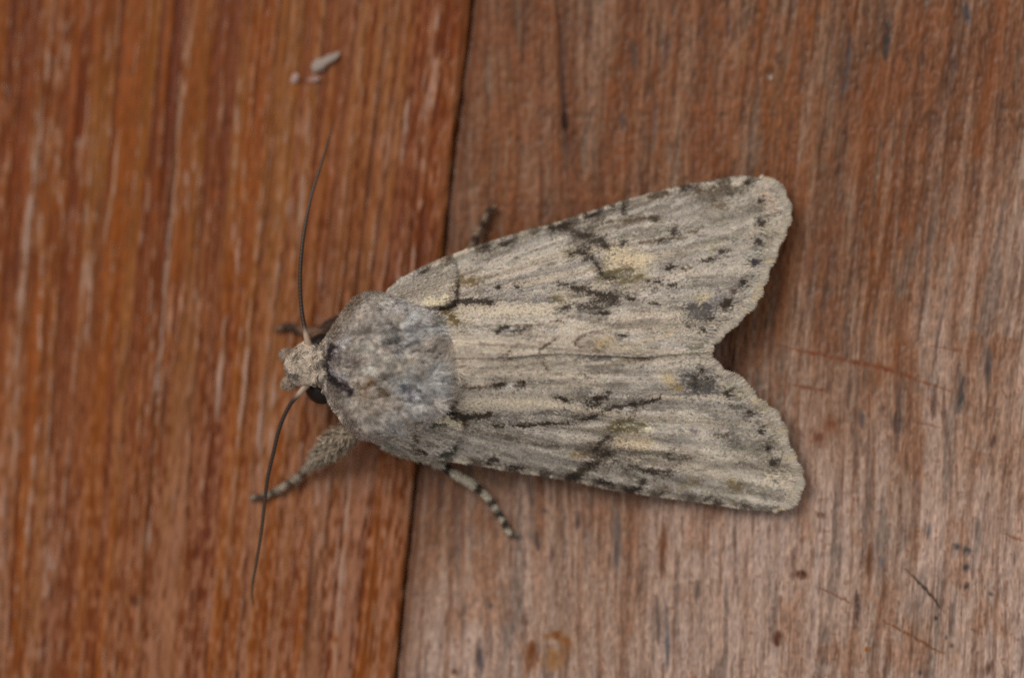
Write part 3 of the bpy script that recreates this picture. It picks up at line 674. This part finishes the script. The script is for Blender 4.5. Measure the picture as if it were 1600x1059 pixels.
THMARK = [
 ([(523, 543), (515, 556), (512, 568), (514, 578), (521, 589), (534, 601), (546, 611)], 4.4, (48, 38, 38), 1.6),
 ([(545, 531), (532, 543), (523, 556)], 4.5, (184, 176, 174), 1.1), ([(521, 575), (527, 584), (537, 592), (547, 606)], 4.5, (190, 182, 180), 1.2),
 ([(530, 560), (545, 564), (555, 567)], 6, (104, 92, 90), .6), ([(552, 556), (560, 568)], 7, (108, 92, 84), .5), ([(574, 579), (584, 580)], 7, (196, 186, 172), .95), ([(560, 545), (580, 542)], 9, (142, 136, 124), .7),
 ([(536, 600), (560, 622), (585, 640)], 8, (112, 98, 84), .5), ([(516, 600), (530, 625), (552, 655)], 7, (132, 118, 104), .6), ([(520, 525), (535, 500)], 8, (136, 122, 104), .6),
 ([(612, 520), (640, 530), (680, 510)], 16, (142, 140, 138), .55), ([(620, 545), (650, 535)], 4, (60, 58, 58), .7), ([(608, 534), (630, 530)], 4, (68, 64, 62), .7), ([(606, 505), (612, 512)], 4, (62, 54, 48), .8),
 ([(630, 600), (660, 590), (690, 600), (690, 625), (650, 625)], 22, (154, 150, 146), .4), ([(628, 602), (632, 604)], 5, (62, 64, 70), .9), ([(638, 612), (642, 620)], 4, (74, 66, 72), .8), ([(652, 608), (656, 612)], 3.5, (74, 76, 80), .8), ([(660, 570), (600, 570)], 10, (138, 128, 114), .6),
 ([(572, 604), (580, 598)], 4, (104, 66, 30), .8), ([(590, 606), (606, 618)], 5, (78, 62, 46), .7), ([(590, 620), (600, 610)], 4, (84, 66, 50), .6), ([(600, 590), (608, 600)], 4, (92, 76, 58), .6), ([(575, 620), (560, 600)], 6, (110, 92, 74), .6),
 ([(690, 540), (700, 556), (700, 580)], 7, (168, 156, 140), .7), ([(688, 535), (694, 548)], 4, (108, 84, 60), .6), ([(575, 462), (590, 466)], 8, (146, 136, 124), .7), ([(680, 500), (700, 512)], 6, (112, 100, 72), .6), ([(560, 470), (545, 500)], 6, (124, 106, 86), .6),
]
def body_color(x, y):
    a = fbm(x/15, y/11, 101, 3); b = fbm(x/34, y/30, 102, 3); d = fbm(x/7, y/4, 103, 2)
    c = np.zeros(x.shape+(3,))+np.array([152, 140, 129.])
    c = mixc(c, [164, 161, 158], ss(.36, .58, b)*ss(560, 640, x))
    c = mixc(c, [124, 111, 100], ss(.50, .34, a)*.4)
    c = mixc(c, [160, 150, 138], ss(.55, .72, a)*.6)
    c = mixc(c, [66, 60, 56], ss(.68, .80, d)*.75*ss(545, 600, x))
    c = mixc(c, [166, 150, 132], ss(518, 500, x)*.85)
    return c
uu = np.r_[np.linspace(0, .50, 170), np.linspace(.51, 1, 50)]
kx = crv(BODY, t=uu)
X, Y, Z = body_pt(uu[:, None], th)
cb = apply_marks(body_color(X, Y), X, Y, THMARK, 111, False)
v = P(X, Y, Z).reshape(-1, 3)
n, m = X.shape
q = grid_quads(n, m, wrap=True)
body = build('body', v, [q, np.arange(m)[None, ::-1], ((n-1)*m+np.arange(m))[None]], lin(cb).reshape(-1, 3)*GAIN*.8, M_skin, moth)

def ribbons(p, d, nrm, L, w, lift, c, bend=0.0, tipdark=None):
    """hair-like scales: three cross sections tapering to a blunt tip"""
    N = len(p); b = np.cross(nrm, d); b /= np.linalg.norm(b, axis=1, keepdims=True)+1e-15
    L = L[:, None]; w = w[:, None]; lift = lift[:, None]
    p1 = p+d*L*.5+nrm*lift*.75; p2 = p+d*L+nrm*lift*(1-bend)
    v = np.stack([p-b*w*.4, p+b*w*.4, p1+b*w*.5, p2+b*w*.22, p2-b*w*.22, p1-b*w*.5], 1).reshape(-1, 3)
    k = np.arange(N)*6
    f = np.concatenate([np.stack([k, k+1, k+2, k+5], -1), np.stack([k+5, k+2, k+3, k+4], -1)])
    if tipdark is None: tipdark = np.ones(N)
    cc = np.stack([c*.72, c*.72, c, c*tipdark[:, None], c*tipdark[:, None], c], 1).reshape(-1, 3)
    return v, f, cc

# ---- fur
N = 50000
ulim = .50
us = rng.random(N*3)*ulim
ths = rng.random(N*3)*math.pi*1.16-.08*math.pi
q = crv(BODY, t=us)
keep = rng.random(N*3) < np.maximum(q[:, 2]/112, .5)*np.where(q[:, 0] > 716, 0, 1)
us, ths = us[keep][:N], ths[keep][:N]
N = len(us)
X, Y, Z = body_pt(us, ths)
e1 = P(*body_pt(us+.002, ths))-P(*body_pt(us-.002, ths)); e2 = P(*body_pt(us, ths+.02))-P(*body_pt(us, ths-.02))
e1 /= np.linalg.norm(e1, axis=1, keepdims=True)+1e-15; e2 /= np.linalg.norm(e2, axis=1, keepdims=True)+1e-15
nr = np.cross(e1, e2); nr /= np.linalg.norm(nr, axis=1, keepdims=True)+1e-15
p0 = P(X, Y, Z); cen = P(crv(BODY, t=us)[:, 0], crv(BODY, t=us)[:, 1], crv(BODY, t=us)[:, 3])
nr *= np.sign(((p0-cen)*nr).sum(1))[:, None]
head = X < 506
swirl = (fbm(X/24, Y/24, 121, 2)-.5)*2.4+rng.normal(0, .28, N)
swirl = np.where(head, (fbm(X/9, Y/9, 141, 2)-.5)*4.5+rng.normal(0, .45, N), swirl)
# fan the hairs out sideways towards the flanks
side = e2*np.sign((e2[:, 1:2])*((572-Y)[:, None])+1e-12)
fan = np.clip(np.abs(Y-572)/115, 0, 1)
d = e1*np.cos(swirl)[:, None]+side*(np.sin(swirl)+.25*fan)[:, None]
d *= np.where(X < 498, -1, 1)[:, None]
d /= np.linalg.norm(d, axis=1, keepdims=True)
htuft = fbm(X/7, Y/7, 143, 2)
L = np.where(head, rng.uniform(6, 11, N)*(.7+.6*ss(.35, .65, htuft)), rng.uniform(7, 14, N))*S
rear = X > 672
L = np.where(rear, L*rng.uniform(1.0, 2.6, N), L)
Xm = X+np.where(head, -3, np.where(X < 565, 3.0, 6.0))     # a hair shows its colour along its length, behind its root
L = np.where((X > 514) & (X < 560), L*.5, L); L = np.where((X > 496) & (X <= 514), 7*S, L)
c = apply_marks(body_color(Xm, Y), Xm, Y, THMARK, 111)
clump = fbm(X/8, Y/8, 131, 2)
c *= (rng.normal(1, .10, N)*np.where(head, .58+.44*ss(.3, .65, htuft), .84+.32*clump))[:, None]
c = mixc(c, [166, 152, 136], ss(676, 712, X+30*(fbm(Y/9, X*0, 151, 2)-.5))*.8)
dk = rng.random(N) < .06; c[dk] = c[dk]*.55
lt = rng.random(N) < .08; c[lt] = c[lt]*.6+np.array([184, 176, 166.])*.4
lift = np.where(head, rng.uniform(.04, .10, N)+.10*ss(.45, .7, htuft), rng.uniform(.04, .16, N))*1e-3
crest = np.exp(-((X-529-.0022*(Y-572)**2)/9)**2)
lift = lift*(1+.6*crest)*(.55+.9*clump)
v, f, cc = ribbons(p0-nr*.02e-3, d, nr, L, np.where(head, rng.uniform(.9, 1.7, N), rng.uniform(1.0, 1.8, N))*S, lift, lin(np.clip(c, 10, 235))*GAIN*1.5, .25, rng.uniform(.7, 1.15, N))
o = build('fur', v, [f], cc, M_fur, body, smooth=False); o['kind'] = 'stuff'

# ---- tubes: antennae, legs
def tube(name, pts, parent, mat, nseg, nside, rfun, cfun):
    """pts (px,py,z mm); radius and colour as functions of t"""
    t = np.linspace(0, 1, nseg)
    q = crv(np.array(pts, float), t=t); p = P(q[:, 0], q[:, 1], q[:, 2])
    tg = np.gradient(p, axis=0); tg /= np.linalg.norm(tg, axis=1, keepdims=True)
    a = np.cross(tg, [0, 0, 1.0]); a /= np.linalg.norm(a, axis=1, keepdims=True); b = np.cross(a, tg)
    ph = np.linspace(0, 2*math.pi, nside, endpoint=False)
    r = rfun(t)*S
    v = p[:, None]+r[:, None, None]*(np.cos(ph)[None, :, None]*a[:, None]+np.sin(ph)[None, :, None]*b[:, None])
    c = np.repeat(lin(cfun(t))[:, None]*GAIN, nside, 1)
    o = build(name, v.reshape(-1, 3), [grid_quads(nseg, nside, wrap=True), np.arange(nside)[None, ::-1], ((nseg-1)*nside+np.arange(nside))[None]], c.reshape(-1, 3), mat, parent)
    return o, t, p, tg, r

def antenna(pts):
    def rf(t):
        r = np.interp(t, [0, .02, .06, .09, .12, .5, .9, 1], [4.8, 5.4, 4.4, 3.5, 3.2, 2.9, 2.1, .9])
        return r*(1+.035*np.cos(t*2*math.pi*62)*(t > .1))
    def cf(t):
        c = np.zeros(t.shape+(3,))+np.array([46, 31, 23.])
        c = mixc(c, [166, 142, 122], ss(.115, .06, t)); c = mixc(c, [112, 86, 62], ss(.3, .75, t)*.35)
        return c
    o, *_ = tube('antenna', pts, moth, M_horn, 420, 10, rf, cf)
    return o
antenna([(484, 545, 3.4), (478, 522, 3.5), (471, 480, 3.4), (469, 430, 3.3), (474, 370, 3.1), (486, 308, 2.8), (504, 250, 2.4), (513, 220, 2.1), (521, 194, 1.8)])
antenna([(484, 596, 3.3), (470, 612, 3.4), (452, 634, 3.3), (437, 668, 3.2), (427, 708, 3.1), (418, 748, 3.0), (413, 790, 2.8), (408, 832, 2.6), (401, 876, 2.3), (395, 912, 1.9), (394, 930, 1.7), (396, 944, 1.5)])

def leg(pts, rk, bands, tufts=None, label=None, base=(150, 138, 122), dark=(46, 38, 30)):
    tk, rv = zip(*rk)
    def rf(t): return np.interp(t, tk, rv)
    def cf(t):
        c = np.zeros(t.shape+(3,))+np.array(base, float)
        for a, b in bands: c = mixc(c, dark, ss(a-.012, a+.008, t)*ss(b+.012, b-.008, t))
        return c
    o, t, p, tg, r = tube('leg', pts, moth, M_skin, 160, 14, rf, cf)
    # scales lying along the leg
    N = 2600
    tt = rng.random(N)**.8 if tufts else rng.random(N)
    i = np.clip((tt*159).astype(int), 0, 158); fr = (tt*159-i)[:, None]
    pc = p[i]*(1-fr)+p[i+1]*fr; d = tg[i]
    ph = rng.random(N)*2*math.pi
    a = np.cross(d, [0, 0, 1.0]); a /= np.linalg.norm(a, axis=1, keepdims=True); b = np.cross(a, d)
    nr = a*np.cos(ph)[:, None]+b*np.sin(ph)[:, None]
    rr = r[i]
    tuft = np.interp(tt, *zip(*tufts)) if tufts else np.full(N, .35)
    c = cf(tt)*rng.normal(1, .14, N)[:, None]
    wob = rng.normal(0, 1, N)[:, None]*(.15+.16*tuft)[:, None]; d2 = d+np.cross(nr, d)*wob
    v, f, cc = ribbons(pc+nr*rr[:, None]*.92, d2, nr, rng.uniform(4.5, 9, N)*(.7+np.minimum(tuft, .75))*S, rng.uniform(1.2, 2.3, N)*S, rng.uniform(.3, 1.4, N)*tuft*.16e-3, lin(np.clip(c, 10, 220))*GAIN, .2)
    s_ = build('leg_scales', v, [f], cc, M_fur, o, smooth=False); s_['kind'] = 'stuff'
    if label: o['label'] = label
    return o
# lower front leg: shaggy thigh and shin, thin banded foot
leg([(566, 662, 1.9), (545, 676, 1.75), (522, 694, 1.5), (500, 712, 1.1), (478, 734, .7), (456, 752, .42), (432, 766, .32), (410, 775, .28), (396, 777, .26)],
    [(0, 12), (.12, 13), (.24, 15), (.33, 12), (.40, 8), (.48, 5.5), (.56, 5), (.7, 4), (.85, 3.4), (.97, 2.6), (1, 1.2)], [(.545, .575), (.66, .70), (.80, .84), (.90, .96)],
    [(0, 1.6), (.25, 2.4), (.42, 1.6), (.5, .5), (1, .3)], 'shaggy front leg with thin banded foot', (148, 132, 114), (80, 64, 52))
# lower middle leg
leg([(596, 694, 1.6), (640, 707, 1.35), (680, 720, 1.1), (702, 735, .95), (728, 751, .75), (745, 761, .6), (762, 778, .45), (776, 798, .36), (788, 818, .28), (795, 830, .24), (803, 833, .22)],
    [(0, 8), (.3, 8), (.40, 5.5), (.45, 6.5), (.6, 7.6), (.64, 5.2), (.72, 5.6), (.85, 4.4), (.95, 3.6), (1, 1.6)], [(.39, .435), (.615, .655), (.735, .765), (.81, .85), (.885, .925), (.975, .99)],
    [(0, .7), (.35, .6), (.5, .3), (1, .22)], 'slender banded middle leg reaching over the worn board', (168, 156, 138))
# upper middle leg tip
leg([(700, 440, 1.1), (728, 400, .65), (740, 380, .5), (748, 362, .40), (756, 346, .32), (761, 334, .27), (770, 326, .22)],
    [(0, 6), (.5, 5), (.8, 4), (1, 1.5)], [(.50, .58), (.70, .77), (.88, .96)], [(0, .5), (1, .22)], 'faint banded leg tip poking out from under a wing', (126, 102, 84), (64, 48, 38))
# upper front leg, dark and mostly hidden
leg([(548, 500, 1.6), (522, 512, 1.2), (500, 522, .9), (484, 520, .6), (466, 514, .42), (450, 511, .32), (436, 513, .26)],
    [(0, 14), (.35, 12), (.55, 7), (.7, 4), (.8, 4.6), (.95, 4), (1, 1.5)], [(.05, .3), (.70, .90)], [(0, .9), (.5, .5), (1, .25)], 'dark front leg half hidden beside the head', (112, 84, 66), (70, 50, 40))

# ---- eyes and mouth palps
def blob(name, x, y, z, rx, ry, rz, ang, colr, mat, parent, nn=26, mm=30, bumpy=0.0):
    th = np.linspace(0, math.pi, nn)[:, None]; ph = np.linspace(0, 2*math.pi, mm, endpoint=False)[None]
    a = math.radians(ang)
    r = 1+bumpy*(fbm(np.cos(th)*3+5+0*ph, np.sin(th)*np.cos(ph)*3+4, 7, 2)-.5)
    lx, ly, lz = rx*np.sin(th)*np.cos(ph)*r, ry*np.sin(th)*np.sin(ph)*r, rz*(np.cos(th)+0*ph)*r
    X = x+lx*math.cos(a)-ly*math.sin(a); Y = y+lx*math.sin(a)+ly*math.cos(a)
    c = np.tile(lin(colr), (nn*mm, 1))
    return build(name, P(X, Y, z+lz), [grid_quads(nn, mm, wrap=True)], c, mat, parent)
blob('eye', 499, 611, 2.55, 24, 19, .75, 35, (30, 20, 16), M_eye, moth)
blob('eye', 497, 536, 2.35, 20, 13, .58, -32, (30, 20, 16), M_eye, moth)
for (x, y, z, rx, ry, rz, ang) in [(457, 597, 2.2, 16, 9, .30, -25), (452, 556, 2.1, 13, 8, .28, 20)]:
    pl = blob('palp', x, y, z, rx, ry, rz, ang, (136, 118, 104), M_skin, moth, 18, 20, .3)
    N = 500
    th_ = np.arccos(rng.uniform(-.2, 1, N)); ph_ = rng.random(N)*2*math.pi; a = math.radians(ang)
    lx, ly = rx*np.sin(th_)*np.cos(ph_), ry*np.sin(th_)*np.sin(ph_)
    pp = P(x+lx*math.cos(a)-ly*math.sin(a), y+lx*math.sin(a)+ly*math.cos(a), z+rz*np.cos(th_))
    nr = pp-P(x, y, z); nr /= np.linalg.norm(nr, axis=1, keepdims=True)
    d = np.tile([-1.0, -.1, -.1], (N, 1))+rng.normal(0, .5, (N, 3)); d -= nr*(d*nr).sum(1)[:, None]; d /= np.linalg.norm(d, axis=1, keepdims=True)
    v, f, cc = ribbons(pp, d, nr, rng.uniform(4, 9, N)*S, rng.uniform(1.1, 2.1, N)*S, rng.uniform(.03, .14, N)*1e-3, lin(np.clip(np.array([150, 132, 116.])*rng.normal(1, .16, N)[:, None], 10, 220))*GAIN)
    o = build('palp_scales', v, [f], cc, M_fur, pl, smooth=False); o['kind'] = 'stuff'
